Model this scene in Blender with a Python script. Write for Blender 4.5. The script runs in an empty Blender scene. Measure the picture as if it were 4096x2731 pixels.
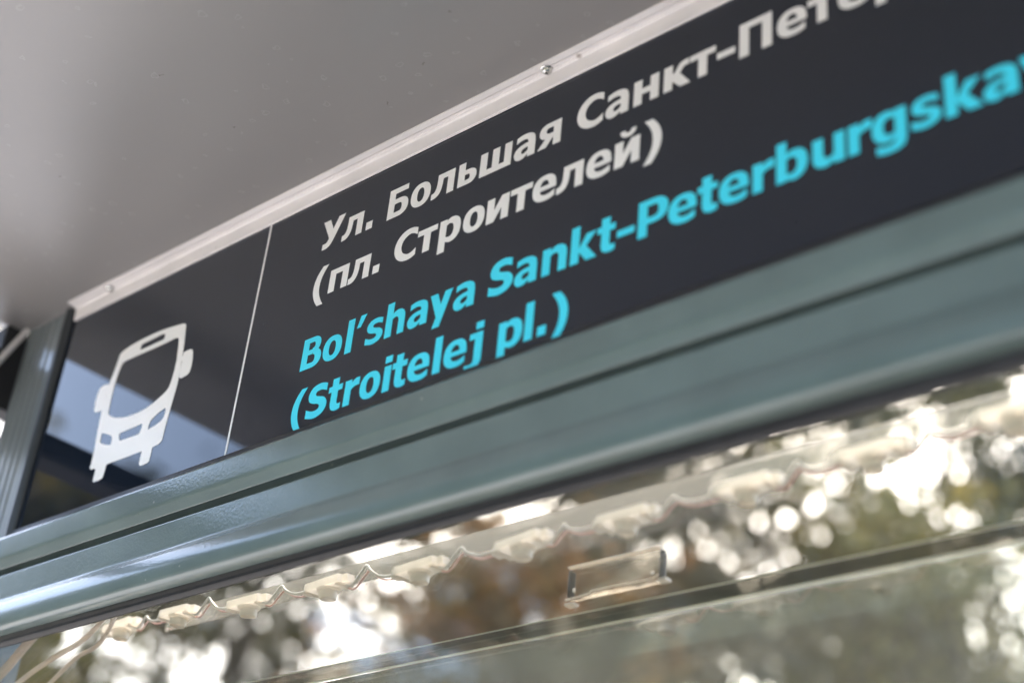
import bpy, bmesh, math, random
import numpy as np
from mathutils import Vector, Matrix
from mathutils.geometry import delaunay_2d_cdt

S = bpy.context.scene
COL = S.collection
rng = random.Random(7)
HC = 1.75                      # height of the camera above the ground
DC = 0.618                     # distance of the camera from the glass of the sign

# ------------------------------------------------------------------ camera
cam = bpy.data.cameras.new('camera')
cam_o = bpy.data.objects.new('camera', cam)
COL.objects.link(cam_o)
ax = Vector((0.7511594, 0.6543893, 0.0867994))        # right
ay = Vector((0.2722833, -0.4269277, 0.8623193))       # up
az = Vector((0.6013496, -0.6241052, -0.4988701))      # backwards
M = Matrix.Identity(4)
for i, v in enumerate((ax, ay, az)):
    for k in range(3):
        M[k][i] = v[k]
M.translation = (0, -DC, HC)
cam_o.matrix_world = M
cam.lens = 52.155
cam.sensor_width = 36
cam.clip_start = 0.02
cam.clip_end = 800
cam.dof.use_dof = True
cam.dof.focus_distance = 1.155
cam.dof.aperture_fstop = 2.8
S.camera = cam_o

# ------------------------------------------------------------------ light
SUN_EL, SUN_AZ = math.radians(48), math.radians(-40)
w = bpy.data.worlds.new('World')
S.world = w
w.use_nodes = True
nt = w.node_tree
bg = nt.nodes['Background']
sky = nt.nodes.new('ShaderNodeTexSky')
sky.sky_type = 'NISHITA'
sky.sun_disc = False
sky.sun_elevation = SUN_EL
sky.sun_rotation = SUN_AZ
sky.air_density = 1.0
sky.dust_density = 4.6
sky.ozone_density = 1.0
nt.links.new(sky.outputs[0], bg.inputs[0])
bg.inputs[1].default_value = 0.15
sun = bpy.data.lights.new('sun', 'SUN')
sun.energy = 0.7
sun.angle = math.radians(14)
sun.color = (1, 0.95, 0.87)
sun_o = bpy.data.objects.new('sun', sun)
COL.objects.link(sun_o)
sd = Vector((math.sin(SUN_AZ) * math.cos(SUN_EL), math.cos(SUN_AZ) * math.cos(SUN_EL), math.sin(SUN_EL)))
sun_o.rotation_euler = sd.to_track_quat('Z', 'Y').to_euler()
sun_o.location = sd * 60
S.view_settings.view_transform = 'Standard'
S.view_settings.look = 'None'
S.view_settings.gamma = 1
S.view_settings.exposure = 2.92
S.view_settings.use_curve_mapping = False
S.cycles.use_denoising = True
S.cycles.max_bounces = 16
S.cycles.transparent_max_bounces = 32
S.cycles.caustics_reflective = False
S.cycles.caustics_refractive = False

# ------------------------------------------------------------------ materials
def mat(name, col, rough=0.5, metal=0.0, coat=0.0, spec=0.5, bump=None, vary=None):
    m = bpy.data.materials.new(name)
    m.use_nodes = True
    n, l = m.node_tree.nodes, m.node_tree.links
    p = n['Principled BSDF']
    p.inputs['Base Color'].default_value = (*col, 1)
    p.inputs['Roughness'].default_value = rough
    p.inputs['Metallic'].default_value = metal
    p.inputs['Coat Weight'].default_value = coat
    p.inputs['Coat Roughness'].default_value = 0.05
    p.inputs['Specular IOR Level'].default_value = spec
    tc = n.new('ShaderNodeTexCoord')
    if vary:                                           # (scale, amount, detail)
        nz = n.new('ShaderNodeTexNoise')
        nz.inputs['Scale'].default_value = vary[0]
        nz.inputs['Detail'].default_value = vary[2]
        l.new(tc.outputs['Object'], nz.inputs['Vector'])
        hs = n.new('ShaderNodeMapRange')
        hs.inputs['From Min'].default_value = 0.3
        hs.inputs['From Max'].default_value = 0.7
        hs.inputs['To Min'].default_value = 1 - vary[1]
        hs.inputs['To Max'].default_value = 1 + vary[1]
        l.new(nz.outputs[0], hs.inputs['Value'])
        mx = n.new('ShaderNodeMix'); mx.data_type = 'RGBA'; mx.blend_type = 'MULTIPLY'
        mx.inputs['Factor'].default_value = 1
        mx.inputs['A'].default_value = (*col, 1)
        l.new(hs.outputs[0], mx.inputs['B'])
        l.new(mx.outputs['Result'], p.inputs['Base Color'])
        l.new(mx.outputs['Result'], p.inputs['Base Color'])
    if bump:                                           # (scale, strength, distance)
        nz = n.new('ShaderNodeTexNoise')
        nz.inputs['Scale'].default_value = bump[0]
        nz.inputs['Detail'].default_value = 2
        l.new(tc.outputs['Object'], nz.inputs['Vector'])
        b = n.new('ShaderNodeBump')
        b.inputs['Strength'].default_value = bump[1]
        b.inputs['Distance'].default_value = bump[2]
        l.new(nz.outputs[0], b.inputs['Height'])
        l.new(b.outputs[0], p.inputs['Normal'])
        if coat:
            l.new(b.outputs[0], p.inputs['Coat Normal'])
    return m


def clear(name, tint, haze=0.0, haze_col=(.8, .8, .78), refl=1.0, mottle=None):
    """thin glass or clear plastic: passes tinted light, mirrors by Fresnel, with an optional painted veil of haze"""
    m = bpy.data.materials.new(name)
    m.use_nodes = True
    n, l = m.node_tree.nodes, m.node_tree.links
    n.remove(n['Principled BSDF'])
    out = n['Material Output']
    tr = n.new('ShaderNodeBsdfTransparent'); tr.inputs[0].default_value = (*tint, 1)
    gl = n.new('ShaderNodeBsdfGlossy'); gl.inputs['Roughness'].default_value = 0.0
    fr = n.new('ShaderNodeFresnel'); fr.inputs[0].default_value = 1.5
    mu = n.new('ShaderNodeMath'); mu.operation = 'MULTIPLY'; mu.inputs[1].default_value = refl
    l.new(fr.outputs[0], mu.inputs[0])
    mx = n.new('ShaderNodeMixShader')
    l.new(mu.outputs[0], mx.inputs[0]); l.new(tr.outputs[0], mx.inputs[1]); l.new(gl.outputs[0], mx.inputs[2])
    last = mx
    if haze:
        df = n.new('ShaderNodeBsdfDiffuse'); df.inputs[0].default_value = (*haze_col, 1)
        tl = n.new('ShaderNodeBsdfTranslucent'); tl.inputs[0].default_value = (*haze_col, 1)
        ad = n.new('ShaderNodeMixShader'); ad.inputs[0].default_value = 0.5
        l.new(df.outputs[0], ad.inputs[1]); l.new(tl.outputs[0], ad.inputs[2])
        m2 = n.new('ShaderNodeMixShader'); m2.inputs[0].default_value = haze
        if mottle:
            tc = n.new('ShaderNodeTexCoord'); nz = n.new('ShaderNodeTexNoise')
            nz.inputs['Scale'].default_value = mottle; nz.inputs['Detail'].default_value = 4
            l.new(tc.outputs['Object'], nz.inputs['Vector'])
            mr = n.new('ShaderNodeMapRange')
            mr.inputs['From Min'].default_value = .3; mr.inputs['From Max'].default_value = .7
            mr.inputs['To Min'].default_value = haze * .5; mr.inputs['To Max'].default_value = haze * 1.5
            l.new(nz.outputs[0], mr.inputs['Value']); l.new(mr.outputs[0], m2.inputs[0])
        l.new(last.outputs[0], m2.inputs[1]); l.new(ad.outputs[0], m2.inputs[2])
        last = m2
    l.new(last.outputs[0], out.inputs[0])
    return m


def leaf_mat(name, cols):
    m = bpy.data.materials.new(name)
    m.use_nodes = True
    n, l = m.node_tree.nodes, m.node_tree.links
    n.remove(n['Principled BSDF'])
    ge = n.new('ShaderNodeNewGeometry')
    cr = n.new('ShaderNodeValToRGB')
    cr.color_ramp.interpolation = 'LINEAR'
    while len(cr.color_ramp.elements) < len(cols):
        cr.color_ramp.elements.new(0.5)
    for i, c in enumerate(cols):
        e = cr.color_ramp.elements[i]
        e.position = i / (len(cols) - 1)
        e.color = (*c, 1)
    l.new(ge.outputs['Random Per Island'], cr.inputs[0])
    d = n.new('ShaderNodeBsdfDiffuse'); t = n.new('ShaderNodeBsdfTranslucent')
    l.new(cr.outputs[0], d.inputs[0]); l.new(cr.outputs[0], t.inputs[0])
    mx = n.new('ShaderNodeMixShader'); mx.inputs[0].default_value = 0.35
    l.new(d.outputs[0], mx.inputs[1]); l.new(t.outputs[0], mx.inputs[2])
    gl = n.new('ShaderNodeBsdfGlossy'); gl.inputs['Roughness'].default_value = 0.35
    m2 = n.new('ShaderNodeMixShader'); m2.inputs[0].default_value = 0.04
    l.new(mx.outputs[0], m2.inputs[1]); l.new(gl.outputs[0], m2.inputs[2])
    l.new(m2.outputs[0], n['Material Output'].inputs[0])
    return m


def ceiling_mat():
    m = mat('ceiling_white', (.66, .63, .61), .30, spec=.5)
    m.node_tree.nodes['Principled BSDF'].inputs['IOR'].default_value = 1.75
    n, l = m.node_tree.nodes, m.node_tree.links
    p = n['Principled BSDF']
    tc = n.new('ShaderNodeTexCoord')
    # soft cloudy dirt
    nz = n.new('ShaderNodeTexNoise'); nz.inputs['Scale'].default_value = 3.5; nz.inputs['Detail'].default_value = 5
    l.new(tc.outputs['Object'], nz.inputs['Vector'])
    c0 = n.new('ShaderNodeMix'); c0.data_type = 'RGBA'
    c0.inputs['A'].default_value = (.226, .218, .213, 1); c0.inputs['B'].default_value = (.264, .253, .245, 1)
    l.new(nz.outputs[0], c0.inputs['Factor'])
    # pale dried drop rings
    dw = n.new('ShaderNodeTexNoise'); dw.inputs['Scale'].default_value = 220; dw.inputs['Detail'].default_value = 1
    l.new(tc.outputs['Object'], dw.inputs['Vector'])
    va = n.new('ShaderNodeVectorMath'); va.operation = 'SCALE'; va.inputs['Scale'].default_value = .007
    l.new(dw.outputs[1], va.inputs[0])
    vb = n.new('ShaderNodeVectorMath'); vb.operation = 'ADD'
    l.new(tc.outputs['Object'], vb.inputs[0]); l.new(va.outputs[0], vb.inputs[1])
    vo = n.new('ShaderNodeTexVoronoi'); vo.inputs['Scale'].default_value = 47; vo.voronoi_dimensions = '2D'
    l.new(vb.outputs[0], vo.inputs['Vector'])
    sep = n.new('ShaderNodeSeparateColor'); l.new(vo.outputs['Color'], sep.inputs[0])
    rr = n.new('ShaderNodeMapRange')
    rr.inputs['From Min'].default_value = 0; rr.inputs['From Max'].default_value = 1
    rr.inputs['To Min'].default_value = .03; rr.inputs['To Max'].default_value = .13
    l.new(sep.outputs[1], rr.inputs['Value'])
    sb = n.new('ShaderNodeMath'); sb.operation = 'SUBTRACT'
    l.new(vo.outputs['Distance'], sb.inputs[0]); l.new(rr.outputs[0], sb.inputs[1])
    ab = n.new('ShaderNodeMath'); ab.operation = 'ABSOLUTE'; l.new(sb.outputs[0], ab.inputs[0])
    rg = n.new('ShaderNodeMapRange'); rg.inputs['From Min'].default_value = .0; rg.inputs['From Max'].default_value = .035
    rg.inputs['To Min'].default_value = .42; rg.inputs['To Max'].default_value = 0
    l.new(ab.outputs[0], rg.inputs['Value'])
    few = n.new('ShaderNodeMath'); few.operation = 'GREATER_THAN'; few.inputs[1].default_value = .62
    l.new(sep.outputs[0], few.inputs[0])
    m1 = n.new('ShaderNodeMath'); m1.operation = 'MULTIPLY'
    l.new(rg.outputs[0], m1.inputs[0]); l.new(few.outputs[0], m1.inputs[1])
    c1 = n.new('ShaderNodeMix'); c1.data_type = 'RGBA'; c1.inputs['B'].default_value = (.38, .37, .365, 1)
    l.new(m1.outputs[0], c1.inputs['Factor']); l.new(c0.outputs['Result'], c1.inputs['A'])
    # a few dark specks
    v2 = n.new('ShaderNodeTexVoronoi'); v2.inputs['Scale'].default_value = 17; v2.voronoi_dimensions = '2D'
    l.new(vb.outputs[0], v2.inputs['Vector'])
    s2 = n.new('ShaderNodeSeparateColor'); l.new(v2.outputs['Color'], s2.inputs[0])
    r2 = n.new('ShaderNodeMapRange'); r2.inputs['From Min'].default_value = .006; r2.inputs['From Max'].default_value = .028
    r2.inputs['To Min'].default_value = .75; r2.inputs['To Max'].default_value = 0
    l.new(v2.outputs['Distance'], r2.inputs['Value'])
    f2 = n.new('ShaderNodeMath'); f2.operation = 'GREATER_THAN'; f2.inputs[1].default_value = .82
    l.new(s2.outputs[0], f2.inputs[0])
    m2 = n.new('ShaderNodeMath'); m2.operation = 'MULTIPLY'
    l.new(r2.outputs[0], m2.inputs[0]); l.new(f2.outputs[0], m2.inputs[1])
    c2 = n.new('ShaderNodeMix'); c2.data_type = 'RGBA'; c2.inputs['B'].default_value = (.08, .065, .05, 1)
    l.new(m2.outputs[0], c2.inputs['Factor']); l.new(c1.outputs['Result'], c2.inputs['A'])
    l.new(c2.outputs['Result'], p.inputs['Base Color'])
    return m


MT = dict(
    ceiling=ceiling_mat(),
    paint=mat('grey_green_paint', (.110, .152, .145), .26, coat=.7, bump=(420, .26, .0006), vary=(14, .12, 6)),
    post=mat('post_paint', (.155, .18, .19), .34, coat=.6, bump=(380, .10, .0005), vary=(10, .10, 4)),
    beam_blue=mat('blue_grey_paint', (.26, .285, .36), .35, vary=(9, .06, 3)),
    dark=mat('dark_soffit_paint', (.016, .016, .018), .6),
    rubber=mat('black_rubber', (.012, .012, .013), .45, vary=(60, .3, 3)),
    alu=mat('satin_aluminium', (.79, .76, .75), .52, metal=.15, vary=(16, .09, 8)),
    steel=mat('zinc_steel', (.62, .62, .60), .25, metal=1.0, vary=(400, .15, 3)),
    slot=mat('screw_recess', (.03, .03, .03), .5),
    white=mat('white_print', (.87, .87, .86), .35),
    seal=mat('grey_seal_rubber', (.034, .040, .044), .32),
    cyan=mat('cyan_print', (.06, .74, .93), .35),
    roof=mat('roof_sheet', (.3, .31, .32), .4, metal=.5),
    ground=mat('pale_paving', (.47, .45, .42), .85, vary=(1.5, .18, 6)),
    grass=mat('autumn_verge', (.10, .10, .04), .9, vary=(2.5, .35, 6)),
    asphalt=mat('asphalt', (.06, .06, .06), .8, vary=(3, .25, 6)),
    kerb=mat('kerb_stone', (.36, .35, .33), .8, vary=(6, .2, 5)),
    bark=mat('bark', (.07, .055, .042), .9, vary=(7, .35, 5), bump=(18, .6, .03)),
    bark_pale=mat('pale_bark', (.42, .39, .35), .85, vary=(5, .45, 6), bump=(14, .4, .02)),
    wire_w=mat('white_wire', (.80, .75, .70), .4),
    wire_r=mat('red_wire', (.72, .40, .37), .4),
    led=mat('cream_led_plastic', (.92, .87, .80), .35, spec=.4),
    cable=mat('pale_cable', (.62, .56, .52), .5, vary=(40, .25, 3)),
    black_glass=mat('black_printed_glass', (.008, .013, .023), .015),
    pane=clear('pane_glass', (.93, .93, .89), haze=.016, refl=.36, haze_col=(.62, .58, .50), mottle=9),  # pale veil painted in to lift the blacks seen through the pane
    haze_film=clear('painted_haze_band', (.93, .92, .90), haze=.13, haze_col=(.84, .80, .74)),  # painted haze, stands in for the pale ceiling mirrored in the pane
    hazy=clear('painted_haze_glass', (.96, .97, .95), haze=.05, haze_col=(.62, .64, .58), mottle=7),  # painted haze, stands in for a bright reflection in the glass
    smoke=clear('smoked_rail_glass', (.50, .48, .44), refl=.7),
    clip=clear('clear_clip_plastic', (.86, .83, .78), haze=.02, haze_col=(.85, .8, .72), refl=.3),
    clip_end=clear('smoked_clip_plastic', (.16, .14, .12), refl=.5),
    edge=mat('green_glass_edge', (.70, .70, .55), .3),
)

MT['black_glass'].node_tree.nodes['Principled BSDF'].inputs['IOR'].default_value = 1.56
def translucent(m, col, fac):
    n, l = m.node_tree.nodes, m.node_tree.links
    t = n.new('ShaderNodeBsdfTranslucent'); t.inputs[0].default_value = (*col, 1)
    mx = n.new('ShaderNodeMixShader'); mx.inputs[0].default_value = fac
    l.new(n['Principled BSDF'].outputs[0], mx.inputs[1]); l.new(t.outputs[0], mx.inputs[2])
    l.new(mx.outputs[0], n['Material Output'].inputs[0])
translucent(MT['led'], (.93, .86, .78), .24)
translucent(MT['cable'], (.8, .72, .66), .3)

def specks(m, scale, keep, size, col, soft=.5, amount=.8):
    """small scattered specks laid over the base colour"""
    n, l = m.node_tree.nodes, m.node_tree.links
    p = n['Principled BSDF']
    tc = n.new('ShaderNodeTexCoord')
    vo = n.new('ShaderNodeTexVoronoi'); vo.inputs['Scale'].default_value = scale
    l.new(tc.outputs['Object'], vo.inputs['Vector'])
    se = n.new('ShaderNodeSeparateColor'); l.new(vo.outputs['Color'], se.inputs[0])
    sz = n.new('ShaderNodeMath'); sz.operation = 'MULTIPLY'; sz.inputs[1].default_value = size
    l.new(se.outputs[1], sz.inputs[0])
    mr = n.new('ShaderNodeMapRange')
    l.new(vo.outputs['Distance'], mr.inputs['Value']); l.new(sz.outputs[0], mr.inputs['From Max'])
    mr.inputs['From Min'].default_value = 0; mr.inputs['To Min'].default_value = amount; mr.inputs['To Max'].default_value = 0
    gt = n.new('ShaderNodeMath'); gt.operation = 'GREATER_THAN'; gt.inputs[1].default_value = keep
    l.new(se.outputs[0], gt.inputs[0])
    mu = n.new('ShaderNodeMath'); mu.operation = 'MULTIPLY'
    l.new(mr.outputs[0], mu.inputs[0]); l.new(gt.outputs[0], mu.inputs[1])
    mx = n.new('ShaderNodeMix'); mx.data_type = 'RGBA'; mx.inputs['B'].default_value = (*col, 1)
    src = p.inputs['Base Color']
    if src.links: l.new(src.links[0].from_socket, mx.inputs['A'])
    else: mx.inputs['A'].default_value = src.default_value
    l.new(mu.outputs[0], mx.inputs['Factor'])
    l.new(mx.outputs['Result'], src)
specks(MT['alu'], 42, .62, .16, (.16, .10, .06))
specks(MT['alu'], 90, .5, .22, (.45, .42, .40), amount=.5)
specks(MT['black_glass'], 65, .80, .06, (.30, .30, .29), amount=.7)
specks(MT['paint'], 70, .72, .09, (.50, .52, .50), amount=.6)
specks(MT['paint'], 38, .85, .07, (.03, .03, .03), amount=.7)
specks(MT['post'], 60, .7, .10, (.04, .04, .04), amount=.6)

# ------------------------------------------------------------------ helpers
def mesh(name, verts, faces, m, smooth=False, mi=None):
    me = bpy.data.meshes.new(name)
    me.from_pydata([tuple(v) for v in verts], [], faces)
    for x in (m if isinstance(m, (list, tuple)) else [m]):
        me.materials.append(x)
    if smooth:
        me.polygons.foreach_set('use_smooth', [True] * len(me.polygons))
    if mi is not None:
        me.polygons.foreach_set('material_index', mi)
    me.update()
    return me


def thing(name, loc, label, cat, group=None):
    o = bpy.data.objects.new(name, None)
    o.empty_display_size = .05
    o.location = loc
    COL.objects.link(o)
    o['label'] = label; o['category'] = cat
    if group: o['group'] = group
    return o


def origin(o):
    v = Vector((0, 0, 0))
    while o is not None:
        v += Vector(o.location); o = o.parent
    return v


def part(name, parent, verts, faces, m, smooth=False, loc=None, mi=None, label=None, sharp=None):
    """a mesh given in world coordinates, linked as a child of parent (or alone)"""
    base = origin(parent) if parent is not None else Vector((0, 0, 0))
    at = Vector(loc) if loc is not None else base
    me = mesh(name, [Vector(v) - at for v in verts], faces, m, smooth, mi)
    if sharp is not None:
        me.set_sharp_from_angle(angle=math.radians(sharp))
    o = bpy.data.objects.new(name, me)
    COL.objects.link(o)
    if parent is not None:
        o.parent = parent
    o.location = at - base
    if label: o['label'] = label
    return o


def box(x0, x1, y0, y1, z0, z1):
    v = [(x0, y0, z0), (x1, y0, z0), (x1, y1, z0), (x0, y1, z0), (x0, y0, z1), (x1, y0, z1), (x1, y1, z1), (x0, y1, z1)]
    f = [(0, 3, 2, 1), (4, 5, 6, 7), (0, 1, 5, 4), (1, 2, 6, 5), (2, 3, 7, 6), (3, 0, 4, 7)]
    return v, f


def join(*vf):
    V, F = [], []
    for v, f in vf:
        b = len(V); V += list(v); F += [tuple(i + b for i in q) for q in f]
    return V, F


def bevel_box(x0, x1, y0, y1, z0, z1, r, seg=2):
    bm = bmesh.new()
    v, f = box(x0, x1, y0, y1, z0, z1)
    bv = [bm.verts.new(p) for p in v]
    for q in f: bm.faces.new([bv[i] for i in q])
    bmesh.ops.bevel(bm, geom=bm.edges[:], offset=r, segments=seg, affect='EDGES', profile=.5)
    bm.verts.ensure_lookup_table()
    V = [tuple(p.co) for p in bm.verts]; F = [tuple(p.index for p in q.verts) for q in bm.faces]
    bm.free()
    return V, F


def sweep_x(profile, x0, x1, closed=True):
    """profile of (y, z) points swept from x0 to x1, with end caps"""
    n = len(profile)
    V = [(x0, y, z) for y, z in profile] + [(x1, y, z) for y, z in profile]
    F = []
    for i in range(n if closed else n - 1):
        j = (i + 1) % n
        F.append((i, j, n + j, n + i))
    if closed:
        F.append(tuple(range(n))[::-1]); F.append(tuple(range(n, 2 * n)))
    return V, F


def rounded(pts):
    """pts: (y, z, radius); arcs in place of the corners"""
    out = []
    n = len(pts)
    for i in range(n):
        y, z, r = pts[i]
        p = Vector((y, z))
        if r <= 0:
            out.append((y, z)); continue
        a = Vector(pts[i - 1][:2]) - p; b = Vector(pts[(i + 1) % n][:2]) - p
        la, lb = a.length, b.length
        a.normalize(); b.normalize()
        d = min(r, la * .48, lb * .48)
        s, e = p + a * d, p + b * d
        for k in range(7):
            t = k / 6
            q = s * (1 - t) ** 2 + p * (2 * t * (1 - t)) + e * t * t
            out.append((q.x, q.y))
    return out


def tube(pts, r, seg=8, r2=None, flat=1.0):
    P = [Vector(p) for p in pts]
    n = len(P)
    V, F = [], []
    up = Vector((0, 0, 1))
    for i, p in enumerate(P):
        t = (P[min(i + 1, n - 1)] - P[max(i - 1, 0)]).normalized()
        u = t.cross(up)
        if u.length < 1e-4: u = t.cross(Vector((0, 1, 0)))
        u.normalize(); v = t.cross(u).normalized()
        rr = r if r2 is None else r + (r2 - r) * i / (n - 1)
        for k in range(seg):
            a = 2 * math.pi * k / seg
            V.append(p + u * math.cos(a) * rr + v * math.sin(a) * rr * flat)
    for i in range(n - 1):
        for k in range(seg):
            k2 = (k + 1) % seg
            F.append((i * seg + k, i * seg + k2, (i + 1) * seg + k2, (i + 1) * seg + k))
    F.append(tuple(range(seg))[::-1]); F.append(tuple((n - 1) * seg + k for k in range(seg)))
    return V, F


def spline(pts, k=6):
    """Catmull-Rom through the points"""
    P = [np.array(p, float) for p in pts]
    P = [2 * P[0] - P[1]] + P + [2 * P[-1] - P[-2]]
    out = []
    for i in range(1, len(P) - 2):
        a, b, c, d = P[i - 1:i + 3]
        for j in range(k):
            t = j / k
            out.append(.5 * (2 * b + (c - a) * t + (2 * a - 5 * b + 4 * c - d) * t * t + (3 * b - a - 3 * c + d) * t ** 3))
    out.append(P[-2])
    return [tuple(p) for p in out]


def lathe(profile, seg=24, cap=True):
    """(r, z) profile about the z axis"""
    V, F = [], []
    n = len(profile)
    for r, z in profile:
        for k in range(seg):
            a = 2 * math.pi * k / seg
            V.append((r * math.cos(a), r * math.sin(a), z))
    for i in range(n - 1):
        for k in range(seg):
            k2 = (k + 1) % seg
            F.append((i * seg + k, i * seg + k2, (i + 1) * seg + k2, (i + 1) * seg + k))
    if cap: F.append(tuple(range(seg))[::-1])
    F.append(tuple((n - 1) * seg + k for k in range(seg)))
    return V, F


def zz(k, y):
    """height of a point at depth y whose sight line crosses the sign plane at height k (metres above the camera)"""
    return HC + k * (DC + y) / DC


# ================================================================== SETTING
def structure(name, v, f, m):
    o = part(name, None, v, f, m)
    o['kind'] = 'structure'
    return o


structure('ground', *box(-220, 220, -220, 220, -.5, -.012), MT['grass'])
structure('pavement', *box(-60, 60, -3.6, 7.5, -.3, 0.0), MT['ground'])
structure('bounce_cut_pad', *box(-1.45, 2.6, -1.5, .35, -.2, .004), MT['asphalt'])  # unseen dark pad, added to cut ground bounce onto the ceiling
structure('kerb', *box(-60, 60, -3.78, -3.605, -.3, .004), MT['kerb'])
structure('road', *box(-200, 200, -12, -3.785, -.4, -.1 + .09), MT['asphalt'])

# ================================================================== SHELTER
ZC = HC + .7195                                         # underside of the ceiling
sh = thing('bus_shelter', (0, 0, 0), 'grey painted bus shelter with white ceiling and glass back wall under the roof', 'bus shelter')
part('ceiling_panel', sh, *box(-1.283, 1.7, -.70, -.0005, ZC, ZC + .02), MT['ceiling'])
part('roof', sh, *bevel_box(-1.34, 1.76, -.76, .020, ZC + .022, ZC + .075, .010), MT['roof'])

# aluminium angle between ceiling and sign
prof = rounded([(-.0135, ZC - .0002, 0), (-.0138, ZC - .0016, .0006), (-.0088, ZC - .0018, 0), (-.0087, ZC - .0010, 0), (-.0080, ZC - .0010, 0), (-.0079, ZC - .0020, 0), (-.0052, ZC - .0021, 0), (-.0050, ZC - .0029, .0003),
                (-.0030, ZC - .0032, .0012), (-.0024, HC + .7040, .0005), (-.0006, HC + .7036, 0), (-.0006, ZC - .0002, 0)])
trim = part('angle_trim', sh, *sweep_x(prof, -1.188, 1.62), MT['alu'], smooth=True, sharp=25)
sv, sf = lathe([(.0047, 0), (.0047, -.0006), (.0040, -.0010), (.0034, -.0011), (.0033, -.0016), (.0029, -.0025), (.0018, -.0031), (.0004, -.0033)], 24)
nf = len(sf)
c1 = box(-.0013, .0013, -.0003, .0003, -.00345, -.0028); c2 = box(-.0003, .0003, -.0013, .0013, -.00347, -.0028)
sv2, sf2 = join((sv, sf), c1, c2)
sv2 = [(a * 1.12, b * 1.12, c * 1.12) for a, b, c in sv2]
scr = mesh('screw', sv2, sf2, [MT['steel'], MT['slot']], mi=[0] * nf + [1] * 12)
for x in (-1.1267, -.5815, -.037, .508, 1.052):
    o = bpy.data.objects.new('screw', scr); COL.objects.link(o); o.parent = trim
    o.location = (x, -.0062, ZC - .0016); o.rotation_euler = (0, 0, rng.uniform(0, 1.5))

# left post with fluted face, and the rubber seal between it and the sign
pp = []
def flute(x, d=.0016, w_=.0022): return [(x - w_, -.002), (x - w_ * .4, -.002 + d), (x + w_ * .4, -.002 + d), (x + w_, -.002)]
pp = [(-1.2735, .045), (-1.2735, 0), (-1.2715, -.002)] + flute(-1.2590) + flute(-1.2460) + flute(-1.2335) + flute(-1.2220) + [(-1.2105, -.002), (-1.2075, 0), (-1.2070, .045)]
n = len(pp)
V = [(x, y, 0) for x, y in pp] + [(x, y, ZC - .0006) for x, y in pp]
F = [(i, (i + 1) % n, n + (i + 1) % n, n + i) for i in range(n)] + [tuple(range(n))[::-1], tuple(range(n, 2 * n))]
post = part('post', sh, V, F, MT['post'])
sp = [(-1.2068, -.0012), (-1.2068, -.001), (-1.2040, -.0045), (-1.1995, -.0060), (-1.1955, -.0050), (-1.1930, -.0022), (-1.1926, -.0004)]
n = len(sp)
V = [(x, y, HC + .46) for x, y in sp] + [(x, y, ZC - .0004) for x, y in sp]
F = [(i, (i + 1) % n, n + (i + 1) % n, n + i) for i in range(n)] + [tuple(range(n))[::-1], tuple(range(n, 2 * n))]
part('post_seal', post, V, F, MT['seal'], smooth=True, sharp=60)
part('post', sh, *bevel_box(1.60, 1.67, -.002, .07, 0, ZC - .0006, .004), MT['post'])
for x in (1.635,):
    part('front_post', sh, *bevel_box(x - .035, x + .035, -.69, -.62, 0, ZC - .0006, .004), MT['post'])

# beam below the sign, one extruded profile
def bp(y, k, r=0): return (y, zz(k, y), r)
prof = rounded([bp(-.0012, .4822), bp(-.0146, .4815, .0020), bp(-.0142, .4605, .0022), bp(-.0098, .4475, .001), bp(-.0010, .4478), bp(-.0010, .4400),
                bp(-.0104, .4412, .0014), bp(-.0098, .4165, .0012), bp(-.0130, .4125, .0020), bp(-.0162, .4035, .010), bp(-.0142, .3890, .010),
                bp(-.0040, .3805, .001), bp(.0105, .3780), bp(.0125, .4300), bp(.0125, .46), bp(-.0012, .46)])
beam = part('crossbeam', sh, *sweep_x(prof, -1.32, 1.66), MT['paint'], smooth=True, sharp=28)
prof = [(-.0036, zz(.4830, -.0036)), (-.0036, zz(.4822, -.0036)), (-.0005, HC + .4808), (-.0005, HC + .4831), (-.0024, HC + .4833)]
part('glazing_seal', beam, *sweep_x(prof, -1.195, 1.60), MT['rubber'], smooth=True, sharp=40)
prof = rounded([(-.0038, zz(.3803, -.0038), .0005), (-.0026, zz(.3765, -.0026), .001), (-.0032, zz(.3750, -.0032), .001), (-.0010, zz(.3702, -.0010), .0005), (.0015, HC + .3700, 0), (.0015, HC + .384, 0)])
part('glazing_seal', beam, *sweep_x(prof, -1.32, 1.60), MT['rubber'], smooth=True, sharp=40)
# pane under the beam
part('window_pane', sh, *box(-1.32, 1.60, .0022, .0082, HC + .062, HC + .381), MT['pane'])
part('lower_rail', sh, *bevel_box(-1.20, 1.60, -.012, .022, HC + .02, HC + .060, .003), MT['paint'])
part('light_block_panel', sh, *box(-1.20, 1.60, .002, .010, .25, HC + .019), MT['paint'])  # unseen opaque panel, added to block ground light from behind

# end wall at the left: open gap under the ceiling, dark rail below it, gusset and brace at the post
part('end_rail', sh, *bevel_box(-1.330, -1.285, -.69, -.002, HC + .606, HC + .634, .008, 3), MT['dark'])
part('gusset', sh, *join(bevel_box(-1.300, -1.2745, -.0245, .030, HC + .628, HC + .7165, .002), bevel_box(-1.300, -1.2745, -.046, -.0248, HC + .628, HC + .689, .002)), MT['dark'])
part('brace', sh, *tube([(-1.2720, -.041, HC + .635), (-1.2735, -.0045, HC + .7185)], .0034, 8), MT['alu'])
# unseen solid wall far right, added to keep light off the ceiling
part('light_block_wall', sh, *bevel_box(1.52, 1.59, -.60, -.02, .25, HC + .66, .01), MT['dark'])

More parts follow.
